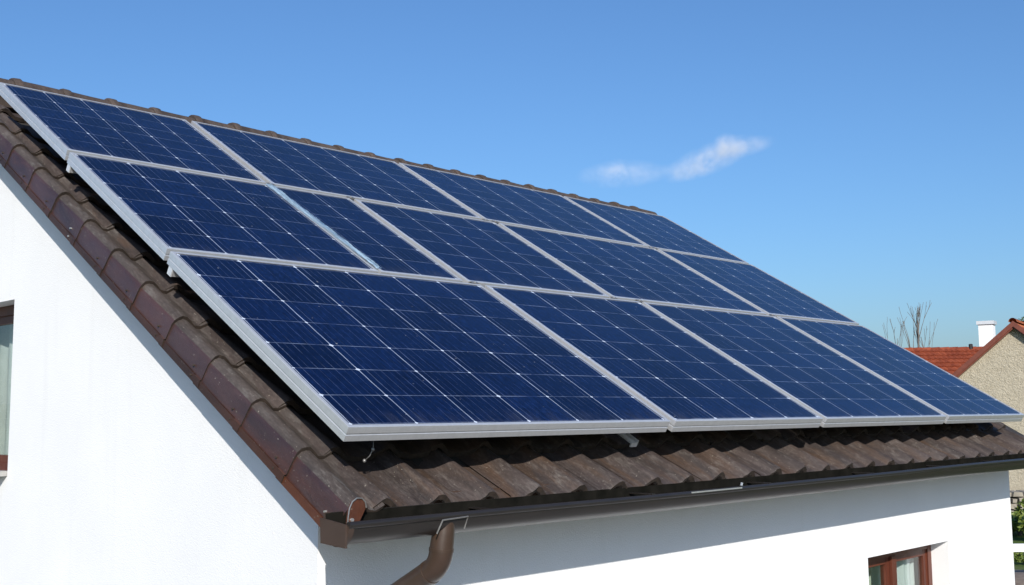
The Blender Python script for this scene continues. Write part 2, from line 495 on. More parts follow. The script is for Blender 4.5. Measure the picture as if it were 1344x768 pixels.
def drape(P, a0, a1, z0, z1, d, amp, waves, th=0.012):
    mb = MB(); n = int(waves*10)
    top = [P(a0+(a1-a0)*i/n, d+amp*sin(2*pi*waves*i/n)+amp*.4*sin(5.3*i/n*waves+1), z1) for i in range(n+1)]
    bot = [P(a0+(a1-a0)*i/n, d+1.2*amp*sin(2*pi*waves*i/n+.3)+amp*.4*sin(5.3*i/n*waves+1), z0) for i in range(n+1)]
    for i in range(n): mb.face([top[i], top[i+1], bot[i+1], bot[i]])
    return mb
def front_curtain(f, P, A0, A1, B0, B1, d, t):
    for a0, a1, mat, am, wv in ((A0+.02, A1-.02, 'curtain', .010, 11),):
        part(drape(P, a0, a1, B0, B1, d+.24, am, wv), 'curtain', M[mat], f, smooth=True)
    for a0, a1 in ((A0+.36, A0+.58), (A1-.40, A1-.06), (A0+.02, A0+.10)):
        part(drape(P, a0, a1, B0, B1, d+.17, .03, 3), 'drape', M['drape'], f, smooth=True)
    bx = MB(); bx.box((A0, d+.55, B0), (A1, d+.57, B1), P); bx.box((A0-.3, d+.1, B1+.03), (A1+.3, d+.6, B1+.05), P)  # dark boards behind and above the curtain, standing in for the room
    part(bx, 'room_back', M['room'], f)
def gable_curtain(f, P, A0, A1, B0, B1, d, t):
    part(drape(P, A0+.02, A1-.02, B0, B1, d+.2, .03, 9), 'curtain', M['drape'], f, smooth=True)
window('x', *FW[:2], FW[2], FW[3], REV, 2, front_curtain)
wg = window('y', *GW[:2], GW[2], GW[3], REV-.02, 2, gable_curtain)
sl = MB(); sl.box((-.05, GW[0]+.003, GW[2]+.003), (REV-.03, GW[1]-.003, GW[2]+.04), lambda x, y, z: W(x, y, z))
part(sl, 'sill', M['sill'], wg)

# ---- roof: deck, tiles
UC0, PIT = 0.175, 0.345       # first crest and pitch of the tile waves
NT_, VC0, VST, NC = 27, -0.235, 0.466, 13
def prof(t):
    t = (t+0.5) % 1.0 - 0.5
    if abs(t) < 0.29: return 0.058*0.5*(1+cos(2*pi*t/0.58))
    return 0.004*(1 - cos((abs(t)-.29)/.21*pi))*-.5
ROOF_O = RP(0, 0, -0.25)
roof = empty('roof', ROOF_O - HL, (TH, 0, 0)); roof.parent = house
def RL(u, v, w): return (u*S, v*S, (w+0.25)*S)     # roof-local coordinates
rt = MB()
for k in range(NC):
    va = VC0 + VST*k; vb = min(va + VST + 0.05, VR)
    if k == NC-1: vb = VR
    for i in range(-1, NT_-1):
        uc = UC0 + PIT*i
        ua, ub = uc - PIT*0.5 - .004, uc + PIT*0.5 + .004
        if i == -1: ua = 0.01
        r = rng.rand(); rt.rnd = float(r)
        dz = (rng.rand()-.5)*.010; dv = (rng.rand()-.5)*.016; tw = (rng.rand()-.5)*.010
        n = 16 if k < NC else 10
        rows = []
        for (vv, lift) in ((va+dv, 0.0), (va+dv+.02, 0.001), ((va+vb)/2, -.024), (vb, -.049)):
            row = []
            for j in range(n+1):
                u = ua + (ub-ua)*j/n
                h = prof((u-uc)/PIT)
                w = -0.307 + h + lift + dz + tw*(j/n-.5) + rng.randn()*.0006
                row.append((u, vv + (rng.randn()*.0028 if lift == 0 else 0), w))
            rows.append(row)
        rows[0] = [(u, v, w-.004) for (u, v, w) in rows[0]]
        b0 = len(rt.v)
        for row in rows:
            for p in row: rt.vert(RL(*p))
        m1 = n+1
        for a in range(len(rows)-1):
            for j in range(n):
                rt.idx((b0+a*m1+j, b0+a*m1+j+1, b0+(a+1)*m1+j+1, b0+(a+1)*m1+j))
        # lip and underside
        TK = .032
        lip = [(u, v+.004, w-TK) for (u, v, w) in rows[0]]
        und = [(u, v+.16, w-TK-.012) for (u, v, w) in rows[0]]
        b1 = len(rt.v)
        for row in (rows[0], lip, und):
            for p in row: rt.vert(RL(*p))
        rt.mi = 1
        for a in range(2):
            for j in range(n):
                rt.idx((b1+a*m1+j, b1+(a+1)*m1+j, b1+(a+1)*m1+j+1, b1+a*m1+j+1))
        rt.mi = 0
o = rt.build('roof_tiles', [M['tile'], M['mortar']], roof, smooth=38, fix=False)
# far slope with the same courses, coarser
bk = MB()
YRl = None
for k in range(NC):
    va = VC0 + VST*k; vb = min(va+VST+.05, VR)
    for i in range(-1, NT_-1):
        uc = UC0+PIT*i; bk.rnd = float(rng.rand())
        rows = []
        for vv, lift in ((va, -.024), (va, 0), (vb, -.042)):
            rows.append([(uc-PIT*.5+PIT*j/6, vv, -.31+prof(j/6-.5)+lift) for j in range(7)])
        def BP(u, v, w):
            p = RP(u, v, w); return Vector((p.x, 2*YR*S - p.y, p.z))
        for a in range(2):
            for j in range(6):
                bk.face([BP(*rows[a][j]), BP(*rows[a][j+1]), BP(*rows[a+1][j+1]), BP(*rows[a+1][j])])
Mi = Matrix.Rotation(-TH, 4, 'X')
bk.v = [tuple(Mi @ (Vector(p) - ROOF_O)) for p in bk.v]
bk.build('rear_tiles', M['tile'], roof, smooth=38)
dk = MB()
UL, UR = -0.045, 9.28
def dbox(v0, v1, w0, w1, u0=UL, u1=UR):
    dk.box((u0, v0, w0), (u1, v1, w1), RL)
dbox(VC0+.10, VR-.02, -.362, -.352)
dk.v = list(dk.v)
c8 = [(UL, VC0+.10), (UR, VC0+.10), (UR, VR-.02), (UL, VR-.02)]
n0 = len(dk.v)
def BPl(u, v, w):
    p = RP(u, v, w); return tuple(Mi @ (Vector((p.x, 2*YR*S - p.y, p.z)) - ROOF_O))
dk.box((UL, VC0+.1, -.362), (UR, VR-.02, -.352), BPl)
dk.build('roof_deck', M['deck'], roof)
# ---- verge tiles
VP = [(0.155, -.272), (0.115, -.300), (0.075, -.296), (0.045, -.268), (0.015, -.246), (-0.012, -.242), (-0.036, -.250), (-0.054, -.272), (-0.064, -.300), (-0.075, -.392), (-0.0825, -.396), (-0.084, -.440)]
def verge_tile(va, vb, last=False, jit=0.0):
    mb = MB(); mb.rnd = random.random()
    secs = []
    for v, l, gx in ((va-.012, 0.001, .0025), (va+.03, .001, .002), (va+.05, 0.0, .0015), (vb, -.022, -.004)):
        ring = []
        for k, (u, w) in enumerate(VP):
            side = 1.0 if k >= 6 else 0.5
            ring.append((u - (gx+jit)*side + random.gauss(0, .0004), v + random.gauss(0, .0026), w + l*(1.0 if k < 10 else .4) + jit*.6))
        secs.append(ring)
    n = len(VP); b0 = len(mb.v)
    for r in secs:
        for p in r: mb.vert(RL(*p))
    for i in range(len(secs)-1):
        for j in range(n-1):
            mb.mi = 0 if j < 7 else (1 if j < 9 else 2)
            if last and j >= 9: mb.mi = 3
            mb.idx((b0+i*n+j, b0+i*n+j+1, b0+(i+1)*n+j+1, b0+(i+1)*n+j))
    lip = [(u+.016 if k >= 6 else u, v+.003, w-(.022 if k < 8 else .005)) for k, (u, v, w) in enumerate(secs[0])]
    mb.mi = 4; b1 = len(mb.v)
    for r in (secs[0], lip):
        for p in r: mb.vert(RL(*p))
    for j in range(n-1): mb.idx((b1+j, b1+n+j, b1+n+j+1, b1+j+1))
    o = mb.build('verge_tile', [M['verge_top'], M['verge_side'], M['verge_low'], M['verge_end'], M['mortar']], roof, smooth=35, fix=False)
    return o
for k in range(NC):
    va = VC0 + VST*k; vb = min(va+VST+.05, VR)
    o = verge_tile(va, vb, k == 0, random.uniform(-.0015, .0015))
    if k == 0: o['label'] = 'rust red lowest verge tile at the eaves'
    for (vv, ww) in ((va+.10, -.365), (va+.085, -.415)):
        c0 = Vector(RL(-.078 if ww > -.39 else -.0845, vv, ww))
        nl = MB(); nl.tube([c0 + Vector((-.004, 0, 0)), c0 + Vector((.01, 0, 0))], .0045, 8)
        nl.build('nail', M['zinc'] if k in (0, 7) else M['mortar'], o)
# closing plate at the foot of the verge with its wire loop
ep = MB()
pl = [(-.084, -.452), (-.082, -.405), (-.074, -.362), (-.058, -.334), (-.034, -.320), (-.006, -.322), (.014, -.338), (.020, -.365), (-.004, -.405), (-.030, -.446)]
def EL(x, y, z): return tuple(Mi @ (W(x, y, z) - ROOF_O))
ep.sweep([[EL(x, -.104, z) for x, z in pl], [EL(x, -.094, z) for x, z in pl]])
ep.build('verge_end_plate', M['verge_end'], roof)
wl_ = MB()
wl_.tube([EL(x, -.108, z+.003) for x, z in pl[0:8]], .0026, 8)
wl_.build('wire_clip', M['dull'], roof, smooth=40)
rv = MB(); rv.tube([EL(-.060, -.104, -.412), EL(-.060, -.113, -.412)], .0065, 12); rv.build('rivet', M['zinc'], roof)
# bargeboard below the verge
bb = MB(); bb.box((-.045, VC0+.06, -.425), (-.004, VR-.03, -.364), RL); bb.box((-.003, VC0+.06, -.385), (XG-.003, VR-.03, -.364), RL)
bb.build('bargeboard', M['board'], roof)

# ---- ridge tiles
RZ = VR*sT - 0.25*cT - .018
def ridge_tile(ua, ub):
    mb = MB(); mb.rnd = random.random()
    dz, dy = random.uniform(-.007, .007), random.uniform(-.006, .006)
    secs = []
    N = 12
    for u, r in ((ua-.045, .138), (ua-.030, .146), (ua+.02, .146), (ua+.035, .133), (ua+.2, .129), (ub, .126)):
        ring = []
        for k in range(N+1):
            a = pi*(k/N)*1.12 - pi*.06
            ring.append(W(u, YR+dy + r*1.12*cos(a), RZ+dz+.02 + r*1.10*sin(a) + random.gauss(0, .0012)))
        secs.append(ring)
    inner = [[p*0 + Vector((p.x, YR*S+dy*S + (p.y-YR*S-dy*S)*.84, (RZ+dz)*S+Z0 + (p.z-(RZ+dz)*S-Z0)*.84)) for p in secs[0]]]
    mb.sweep(secs, False, False)
    mb.sweep([secs[0], inner[0]], False, False)
    mb.v = [tuple(Mi @ (Vector(p) - ROOF_O)) for p in mb.v]
    return mb.build('ridge_tile', M['ridge'], roof, smooth=50)
u = -0.06; 
while u < 8.95:
    ridge_tile(u, u+.425); u += .4105
# mortar bed below the ridge tiles
rb = MB()
rb.box((-.06, YR-.12, RZ-.10), (9.2, YR+.12, RZ+.03), W)
rb.v = [tuple(Mi @ (Vector(p) - ROOF_O)) for p in rb.v]
rb.build('ridge_bed', M['mortar'], roof)

# ---- eaves: fascia, gutter, downpipe
fb = MB()
fb.box((XG-.06, .055, -.50), (9.2, .085, -.335), W)
fb.box((XG+.002, .086, -.372), (9.2, YF-.003, -.352), W)
part(fb, 'fascia', M['board'])
GX0, GX1, GY, GR = -0.165, 9.25, -0.133, 0.088
def gut_ring(x, r0, r1, dz=0.0, dy=0.0):
    N = 18; out, inn = [], []
    for k in range(N+1):
        a = pi + pi*k/N
        # slightly flat bottom
        out.append((x, GY+dy + r1*cos(a), -.425+dz + r1*1.0*sin(a)))
        inn.append((x, GY+dy + r0*cos(a), -.425+dz + r0*1.0*sin(a)))
    back = [(x, GY+dy+r1, -.375+dz), (x, GY+dy+r0, -.375+dz)]
    return [W(*p) for p in out] + [W(*p) for p in back] + [W(*p) for p in inn[::-1]]
M['trough_shade'] = simple('gutter_shade_paint', (0.006, 0.006, 0.005), (0.013, 0.012, 0.010), 14, 0.95, 0.0, 0.1, 40, 0.03, 0.0)  # near-black colour that paints shade into the gutter trough
gt = MB()
xs = [GX0 + (GX1-GX0)*i/40 for i in range(41)]
rings = []
for i, x in enumerate(xs):
    rings.append(gut_ring(x, GR-.006, GR, .0012*sin(i*.5)-.009*math.exp(-((x-3.2)/2.4)**2)))
gt.sweep(rings)
# rolled lip along the front
gt.tube([W(x, GY-GR+.002, -.420+.0012*sin(i*.5)-.009*math.exp(-((x-3.2)/2.4)**2)) for i, x in enumerate(xs)], .016*S, 10)
gutter = part(gt, 'gutter', M['gutter'], smooth=40)
gi = MB()  # thin skin inside the gutter, carries the painted shade
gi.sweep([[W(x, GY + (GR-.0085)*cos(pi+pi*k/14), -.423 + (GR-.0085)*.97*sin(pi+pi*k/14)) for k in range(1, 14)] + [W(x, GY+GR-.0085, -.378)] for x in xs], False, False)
part(gi, 'gutter_shade_skin', M['trough_shade'], gutter, smooth=40, fix=False)
ec = MB()
N = 18
def cap(mb, x, r, th):
    pr = [(GY + r*cos(pi+pi*k/N), -.425 + r*.86*sin(pi+pi*k/N)) for k in range(N+1)]
    pr = pr + [(GY+r, -.405), (GY-r, -.415)]
    mb.sweep([[W(x, y, z) for y, z in pr], [W(x+th, y, z) for y, z in pr]])
# flat cap with square corners as on the photo, then a round collar
pr = [(GY-.082, -.518), (GY+.098, -.508), (GY+.104, -.398), (GY-.082, -.418)]
ec.sweep([[W(GX0-.012, y, z) for y, z in pr], [W(GX0-.001, y, z) for y, z in pr]])
part(ec, 'end_cap', M['endcap'], gutter)
ec = MB(); ring1 = gut_ring(GX0-.0005, GR-.008, GR+.006); ring2 = gut_ring(GX0+.028, GR-.008, GR+.006)
ec.sweep([ring1, ring2]); part(ec, 'end_collar', M['endcap'], gutter, smooth=40)
for x in (0.72, 2.0, 3.25, 4.7, 6.0, 7.2, 8.4):
    br = MB()
    br.box((x-.016, GY-GR-.004, -.414), (x+.016, GY+GR+.06, -.408), W)
    part(br, 'gutter_bracket', M['gutter'], gutter)
# bright strip at the joint of two gutter lengths
js = MB(); js.box((2.36, GY-GR-.016, -.4255), (2.90, GY-GR-.002, -.4175), W); js.tube([W(2.90, GY-GR-.008, -.41), W(2.91, GY-GR-.008, -.392)], .006, 6)
part(js, 'joint_strip', M['zinc'], gutter)
dn = MB()
PX, PY = 0.430, -0.165
path = [(PX+.012, PY, -.445), (PX+.008, PY, -.50), (PX, PY+.006, -.575)]
A1 = radians(62)
for k in range(1, 8):
    a = A1*k/7
    path.append((PX-.006*k/7, PY+.006 + .13*(1-cos(a)), -.575 - .13*sin(a)))
last = path[-1]
d = (sin(A1), -cos(A1))
for L in (.12, .34):
    path.append((PX-.006, last[1]+d[0]*L, last[2]+d[1]*L))
lx = path[-1]
for k in range(1, 7):
    a = A1*(1-k/6)
    lx = (PX-.006, lx[1]+sin(a)*.03, lx[2]-cos(a)*.03); path.append(lx)
path.append((PX-.006, lx[1], ZG+.1))
dn.tube([W(*p) for p in path], [.052*S, .053*S]+[.057*S]*(len(path)-2), 20)
pipe = part(dn, 'downpipe', M['pipe'], smooth=40)
for pi_, rr in ((2, .0595), (9, .0600)):
    cl = MB(); a, c_ = W(*path[pi_]), W(*path[pi_+1]); dd = (c_-a).normalized()
    cl.tube([a, a+dd*.012], rr*S, 20); part(cl, 'pipe_collar', M['pipe'], pipe, smooth=40)
# outlet saddle: thin bright bracket round the head of the pipe
sdl = MB()
fp = [(PX-.088, GY-GR-.004, -.497), (PX-.062, GY-GR-.016, -.436), (PX+.10, GY-GR-.016, -.430), (PX+.086, GY-GR-.004, -.487)]
sdl.tube([W(*p) for p in fp], .003, 6)
part(sdl, 'outlet_bracket', M['dull'], pipe)

# ================================================================== solar panels
PT = 0.078                     # frame depth
def frame_part(mb, Wd, H, lip=0.020):
    """mitred extrusion round the rectangle, local metres: x along eaves, y up slope, z out"""
    T = PT*S; l = lip*S
    pr = [(0, 0), (0, T*.40), (.0022, T*.43), (.0022, T*.50), (0, T*.53), (0, T-.0015), (.0015, T), (l, T), (l, T-.004), (.004, T-.006), (.004, .003), (.022, .003), (.022, 0)]
    rings = []
    for (sx, sy) in ((0, 0), (1, 0), (1, 1), (0, 1)):
        ring = []
        for (o_, z) in pr:
            ring.append(((o_ if sx == 0 else Wd-o_), (o_ if sy == 0 else H-o_), z))
        rings.append(ring)
    rings.append(rings[0])
    mb.sweep(rings, True, False)

def panel(u0, u1, v0, v1, nc, nr, label, dw=0.0, rot=0.0, lipx=.020):
    root = empty('solar_panel', RP(u0, v0, -PT+dw), (TH, 0, 0))
    tag(root, label, 'solar panel', 'solar panels mounted on the roof')
    Wd, H = (u1-u0)*S, (v1-v0)*S
    fr = MB(); frame_part(fr, Wd, H)
    fr.build('frame', M['alu'], root)
    gl = MB(); T = PT*S; e = .0045
    mx, my = .030*S/(Wd/nc), .030*S/(H/nr)
    zz = T-.0035
    uvs = [(-mx+.0, -my), (nc+mx, -my), (nc+mx, nr+my), (-mx, nr+my)]
    # white backsheet border is left to the frame lip; the cells start close to it
    gl.face([(e, e, zz), (Wd-e, e, zz), (Wd-e, H-e, zz), (e, H-e, zz)], uvs)
    o = gl.build('glass', M['cells'], root, fix=False)
    bs = MB(); bs.box((.006, .006, zz-.008), (Wd-.006, H-.006, zz-.003))
    bs.build('backsheet', M['black'], root)
    return root

V0, V1, V2 = 5.141, 3.638, 2.0
GXp, GYp = 0.030, 0.022
UE = 8.459
rows = [
 (V1+GYp, V0, 6, [(0, 1.60, 5), (1.60, 3.94, 5), (3.94, 6.47, 5), (6.47, UE, 5)],
   ['top row solar panel at the left end, touching the brown verge and ridge',
    'second solar panel from the left in the top row below the ridge',
    'third solar panel from the left in the top row below the ridge',
    'top row solar panel at the far right end, where the ridge stops']),
 (V2+GYp, V1-GYp, 6, [(0, 1.577, 4), (1.577, 2.377, 2), (2.377, 4.07, 4), (4.07, 6.54, 6), (6.54, UE, 5)],
   ['middle row solar panel at the left end, left of the clear plastic strip',
    'narrow two-column solar panel to the right of the clear plastic strip',
    'middle row solar panel directly right of the narrow two-column panel',
    'widest solar panel of the middle row, second from its right end',
    'middle row solar panel at the far right end against the sky']),
 (0.0, V2-GYp, 7, [(0, 2.514, 6), (2.514, 4.42, 4), (4.42, 6.615, 5), (6.615, UE, 5)],
   ['large nearest solar panel at the left end of the bottom row, six cells wide',
    'bottom row solar panel four cells wide, right of the large nearest one',
    'bottom row solar panel second from the right, above the wavy tile edge',
    'bottom row solar panel at the far right end, in front of the beige gable']),
]
for ri, (va, vb, nr, cols, labs) in enumerate(rows):
    for ci, ((ua, ub, nc), lab) in enumerate(zip(cols, labs)):
        ga = 0 if ci == 0 else GXp
        gb = 0 if ci == len(cols)-1 else GXp
        if ri == 1 and ci in (0, 1):
            if ci == 0: gb = .012
            else: ga = .012
        panel(ua+ga, ub-gb, va, vb, nc, nr, lab, dw=random.uniform(-.002, .002))

# clear plastic strip over the joint of the middle row
ps = MB()
n, m = 60, 8
for i in range(n):
    pass
secs = []
for i in range(n+1):
    f = i/n
    v = 3.60 - f*(3.60-2.055)
    uc = 1.567 + .026*f
    wd = .044*(1-.35*f) + .004*sin(f*31)
    ring = []
    for j in range(m+1):
        g_ = j/m-.5
        ring.append(RP(uc + wd*2*g_*.9 + .003*sin(f*22+j), v, .006 + .012*max(0, .25-g_*g_)*4*.6 + .006*sin(f*40+j*1.7)*(.25-g_*g_)*4 + .003*sin(f*93+j*2.9)))
    secs.append(ring)
ps.sweep(secs, False, False)
so_ = RP(1.57, 2.8, 0)
ps.v = [tuple(Mi @ (Vector(p) - so_)) for p in ps.v]
pso = ps.build('plastic_strip', M['film'], smooth=True)
pso.location = so_; pso.rotation_euler = (TH, 0, 0)
tag(pso, 'wrinkled clear plastic strip lying over the joint of two middle row panels', 'plastic strip')

# mounting rails, hooks, clamps under the panels
lab_r = ['aluminium rail with bright end under the joint of the top and middle panel rows',
         'aluminium rail with bright end under the joint of the middle and bottom panel rows',
         'hidden aluminium rail under the upper part of the top panel row',
         'aluminium rail under the lower edge of the bottom panel row']
for k, (v, u0) in enumerate(((V1-.060, .012), (V2-.075, .012), (4.75, .16), (.52, .17))):
    rail = MB()
    pr = [(-.022, -PT-.050), (.022, -PT-.050), (.022, -PT-.004), (.009, -PT-.004), (.009, -PT-.016), (-.009, -PT-.016), (-.009, -PT-.004), (-.022, -PT-.004)]
    rail.sweep([[RP(uu, v+dv, w) for dv, w in pr] for uu in (u0, UE-.2)])
    o = rail.build('mounting_rail', M['alu'], loc=tuple(RP(u0, v, -PT-.03)))
    tag(o, lab_r[k], 'rail', 'mounting rails below the panels')
    if k < 2:
        ce = MB(); ce.box((u0-.010, v-.024, -PT-.051), (u0-.001, v+.024, -PT-.003), RP)
        ce2 = ce; off = RP(u0, v, -PT-.03)
        ce.v = [tuple(Vector(p)-off) for p in ce.v]
        ce.build('end_cap', M['alu_white'], o)
# clamps where the rows meet
k_ = 0
for (cu, cv) in ((1.60, V1), (2.377, V1), (3.94, V1), (4.07, V1), (6.47, V1), (6.54, V1), (2.45, V2), (4.07, V2), (4.42, V2), (6.58, V2)):
    cm = MB()
    fc_ = lambda x, y, z: (x*S, y*S, z*S)
    cm.box((-.030, -.010, -.060), (.030, .010, -.002), fc_); cm.box((-.034, -.017, -.0019), (.034, .017, .003), fc_)
    o = cm.build('panel_clamp', M['dull']); o.location = RP(cu, cv, 0); o.rotation_euler = (TH, 0, 0)
    bt = MB(); bt.tube([(0, 0, .0031*S), (0, 0, .010*S)], .008*S, 8); bt.build('bolt', M['zinc'], o)
    tag(o, 'small grey clamp in the joint where two rows of solar panels meet', 'clamp', 'clamps between the panel rows')
# roof hook peeping out under the bottom row
hk = MB()
hu, hv = 2.40, .13
hk.box((hu-.028, hv, -.238), (hu+.028, hv+.5, -.228), RP); hk.box((hu-.028, hv-.010, -.258), (hu+.028, hv-.001, -.226), RP)
hk.box((hu+.029, hv-.01, -.258), (hu+.035, hv+.2, -.212), RP)
hk.box((hu-.03, hv+.5, -.226), (hu+.03, hv+.515, -.150), RP)
tag(hk.build('roof_hook', M['alu_white'], loc=tuple(RP(hu, hv, -.24))), 'bright metal roof hook showing under the lower edge of the bottom panels', 'roof hook')
# dangling cable with connector
cb_ = MB()
cp = [RP(.265, .20, -.09), RP(.262, .13, -.11), RP(.258, .085, -.135), RP(.250, .06, -.165), RP(.240, .055, -.20), RP(.228, .065, -.232)]
cb_.tube(cp, .0018, 8)
co = cb_.build('cable', M['dull'], smooth=True, loc=tuple(cp[0]))
tag(co, 'thin hanging cable end below the near corner of the largest panel', 'cable')
for c0 in (cp[3], cp[5]):
    bd = MB()
    bd.tube([c0+Vector((0, 0, .007)), c0+Vector((0, 0, .003)), c0-Vector((0, 0, .003)), c0-Vector((0, 0, .007))], [.003, .0065, .0065, .003], 10)
    bd.v = [tuple(Vector(p)-cp[0]) for p in bd.v]
    bd.build('connector', M['dull'], co, smooth=True)

# ================================================================== surroundings
def at(px, py, dist):
    """world point seen at a photo pixel, dist metres along the view axis"""
    return CW + (Fw + Rt*((px-672)/F_PX) - Up*((py-384)/F_PX))*dist
Rh = Vector((cos(YAW), -sin(YAW), 0)); Fh = Vector((sin(YAW), cos(YAW), 0))

# ---- neighbour house
M['stucco'] = None
def m_stucco():
    t = NT('beige_stucco'); c = t.coord()
    n1 = t.noise(t.mapping(c, (1.6, 1.6, 2.6)), 2.2, 6, 0.7, 0.6); n2 = t.noise(c, 16, 5, 0.7)
    col = t.mix(t.ramp(n1, [(0.3, 0.0), (0.7, 1.0)]), (0.43, 0.375, 0.28), (0.54, 0.48, 0.37))
    col = t.mix(t.ramp(n2, [(0.42, 0.0), (0.66, 0.55)]), col, (0.36, 0.315, 0.235))
    t.set(Base_Color=col, Roughness=0.95, Specular_IOR_Level=0.1)
    t.bump(t.math('ADD', n1, n2), 0.8, 0.08)
    return t.m
M['stucco'] = m_stucco()
def m_redtile(name, a, b):
    t = NT(name); c = t.coord()
    at_ = t.node('ShaderNodeAttribute', attribute_name='rnd')
    n = t.noise(c, 6, 4, 0.6)
    col = t.mix(at_.outputs['Fac'], a, b)
    col = t.mix(t.ramp(n, [(0.45, 0.0), (0.7, 0.6)]), col, tuple(.55*x for x in a))
    t.set(Base_Color=col, Roughness=0.8, Specular_IOR_Level=0.2)
    return t.m
M['redtile'] = m_redtile('red_clay_tile', (0.19, 0.042, 0.020), (0.27, 0.066, 0.030))
M['orange'] = m_redtile('orange_clay_tile', (0.40, 0.12, 0.05), (0.48, 0.16, 0.07))
M['redwood'] = m_wood('red_brown_verge_board', (0.14, 0.040, 0.024), (0.18, 0.052, 0.03), (6, 6, 6))

D = 42.0
apex = at(1331, 421, D)
ray = (apex - CW); ray.z = 0; ray.normalize()
ang = radians(-9)
ax = Vector((ray.x*cos(ang)-ray.y*sin(ang), ray.x*sin(ang)+ray.y*cos(ang), 0))     # away from us
rx = Vector((ax.y, -ax.x, 0))                                                       # to the right
HB = Vector((apex.x, apex.y, 0))
nh = empty('beige_house', HB)
tag(nh, 'beige rough-rendered house with red tiled roof behind the white house', 'house')
AZ = apex.z
def NH(a, d, z): return HB + rx*a + ax*d + Vector((0, 0, z))
SL, HWD, DEP = 0.86, 4.6, 9.0
wl2 = MB()
top = AZ - .22
for d in (0.0, DEP):
    wl2.face([NH(-HWD, d, 0), NH(HWD, d, 0), NH(HWD, d, top-SL*HWD), NH(0, d, top), NH(-HWD, d, top-SL*HWD)])
for a in (-HWD, HWD):
    wl2.face([NH(a, 0, 0), NH(a, DEP, 0), NH(a, DEP, top-SL*HWD), NH(a, 0, top-SL*HWD)])
part(wl2, 'wall', M['stucco'], nh)
def course_slope(mb, P, Llen, Slen, step, lift=.05, tw=.22):
    """P(s, l, h): s down the slope, l along the ridge, h out"""
    n = int(Slen/step)+1
    for i in range(n):
        s0, s1 = i*step, (i+1)*step
        m = max(1, int(Llen/tw))
        for j in range(m):
            mb.rnd = random.random()
            l0, l1 = Llen*j/m, Llen*(j+1)/m
            lm = (l0+l1)/2; e = .035
            for (la, lb, ha, hb) in ((l0, lm, 0, e), (lm, l1, e, 0)):
                mb.face([P(s0-.02, la, ha), P(s0-.02, lb, hb), P(s1, lb, hb+lift), P(s1, la, ha+lift)])
                mb.face([P(s1, la, ha+lift), P(s1, lb, hb+lift), P(s1, lb, hb), P(s1, la, ha)])
cs_ = 1/math.sqrt(1+SL*SL)
rf = MB()
for sg in (-1, 1):
    course_slope(rf, lambda s, l, h, sg=sg: NH(sg*(s*cs_ + h*SL*cs_), -.22+l, AZ - s*SL*cs_ + h*cs_ - .09), DEP+.4, HWD/cs_+.35, .36)
roof2 = part(rf, 'roof', M['orange'], nh, fix=False)
fb2 = MB()
for sg in (-1, 1):
    L = HWD+.35
    pts = [(0, AZ-.02), (sg*L, AZ-.02-SL*L), (sg*L, AZ-.24-SL*L), (0, AZ-.24)]
    fb2.sweep([[NH(a, -.30, z) for a, z in pts], [NH(a, -.225, z) for a, z in pts]])
    pts = [(0, AZ-.20), (sg*L, AZ-.20-SL*L), (sg*L, AZ-.30-SL*L), (0, AZ-.30)]
    fb2.sweep([[NH(a, -.224, z) for a, z in pts], [NH(a, -.003, z) for a, z in pts]])
part(fb2, 'verge_board', M['redwood'], roof2)
rc = MB()
for k in range(int(DEP/.4)+1):
    rc.rnd = random.random()
    secs = []
    for d, r in ((-.36+k*.4, .15), (-.36+k*.4+.43, .135)):
        secs.append([NH(r*cos(pi*j/8), d, AZ-.06 + r*sin(pi*j/8)) for j in range(9)])
    rc.sweep(secs, False, False)
part(rc, 'ridge_cap', M['orange'], roof2, smooth=50)
# ---- wing with red roof
WD = 8.0
wr = at(1287, 457, D+WD)
wing_l = at(1150, 460.5, D+WD+.5)
wdir = (wing_l - wr); wdir.z = 0; WL = wdir.length + 1.0; wdir.normalize()
wn2 = Vector((-wdir.y, wdir.x, 0)); 
if wn2.dot(CW - wr) < 0: wn2 = -wn2
WZ = wr.z
wg_ = empty('red_roofed_wing', Vector((wr.x, wr.y, 0)))
tag(wg_, 'low house with plain red tiled roof and white chimney left of the beige gable', 'house')
WB = Vector((wr.x, wr.y, 0)) - wdir*3.0
WL += 3.0
def WP(l, d, z): return WB + wdir*l + wn2*d + Vector((0, 0, z))
wf = MB()
for sg in (1, -1):
    course_slope(wf, lambda s, l, h, sg=sg: WP(l, sg*(s*.80 + h*.6), WZ - s*.6 + h*.80), WL, 4.6, .30, .06)
part(wf, 'roof', M['redtile'], wg_, fix=False)
ww = MB(); zz = WZ-.1
for d in (-3.4, 3.4): ww.face([WP(0, d, 0), WP(WL, d, 0), WP(WL, d, zz-.75*3.4), WP(0, d, zz-.75*3.4)])
for l in (0.05, WL-.1): ww.face([WP(l, -3.4, 0), WP(l, 3.4, 0), WP(l, 3.4, zz-.75*3.4), WP(l, 0, zz), WP(l, -3.4, zz-.75*3.4)])
part(ww, 'wall', M['stucco'], wg_)
wrc = MB()
for k in range(int(WL/.4)):
    wrc.rnd = random.random()
    wrc.sweep([[WP(l, r*cos(pi*j/6), WZ-.05+r*sin(pi*j/6)) for j in range(7)] for l, r in ((k*.4, .13), (k*.4+.43, .11))], False, False)
part(wrc, 'ridge_cap', M['redtile'], wg_)
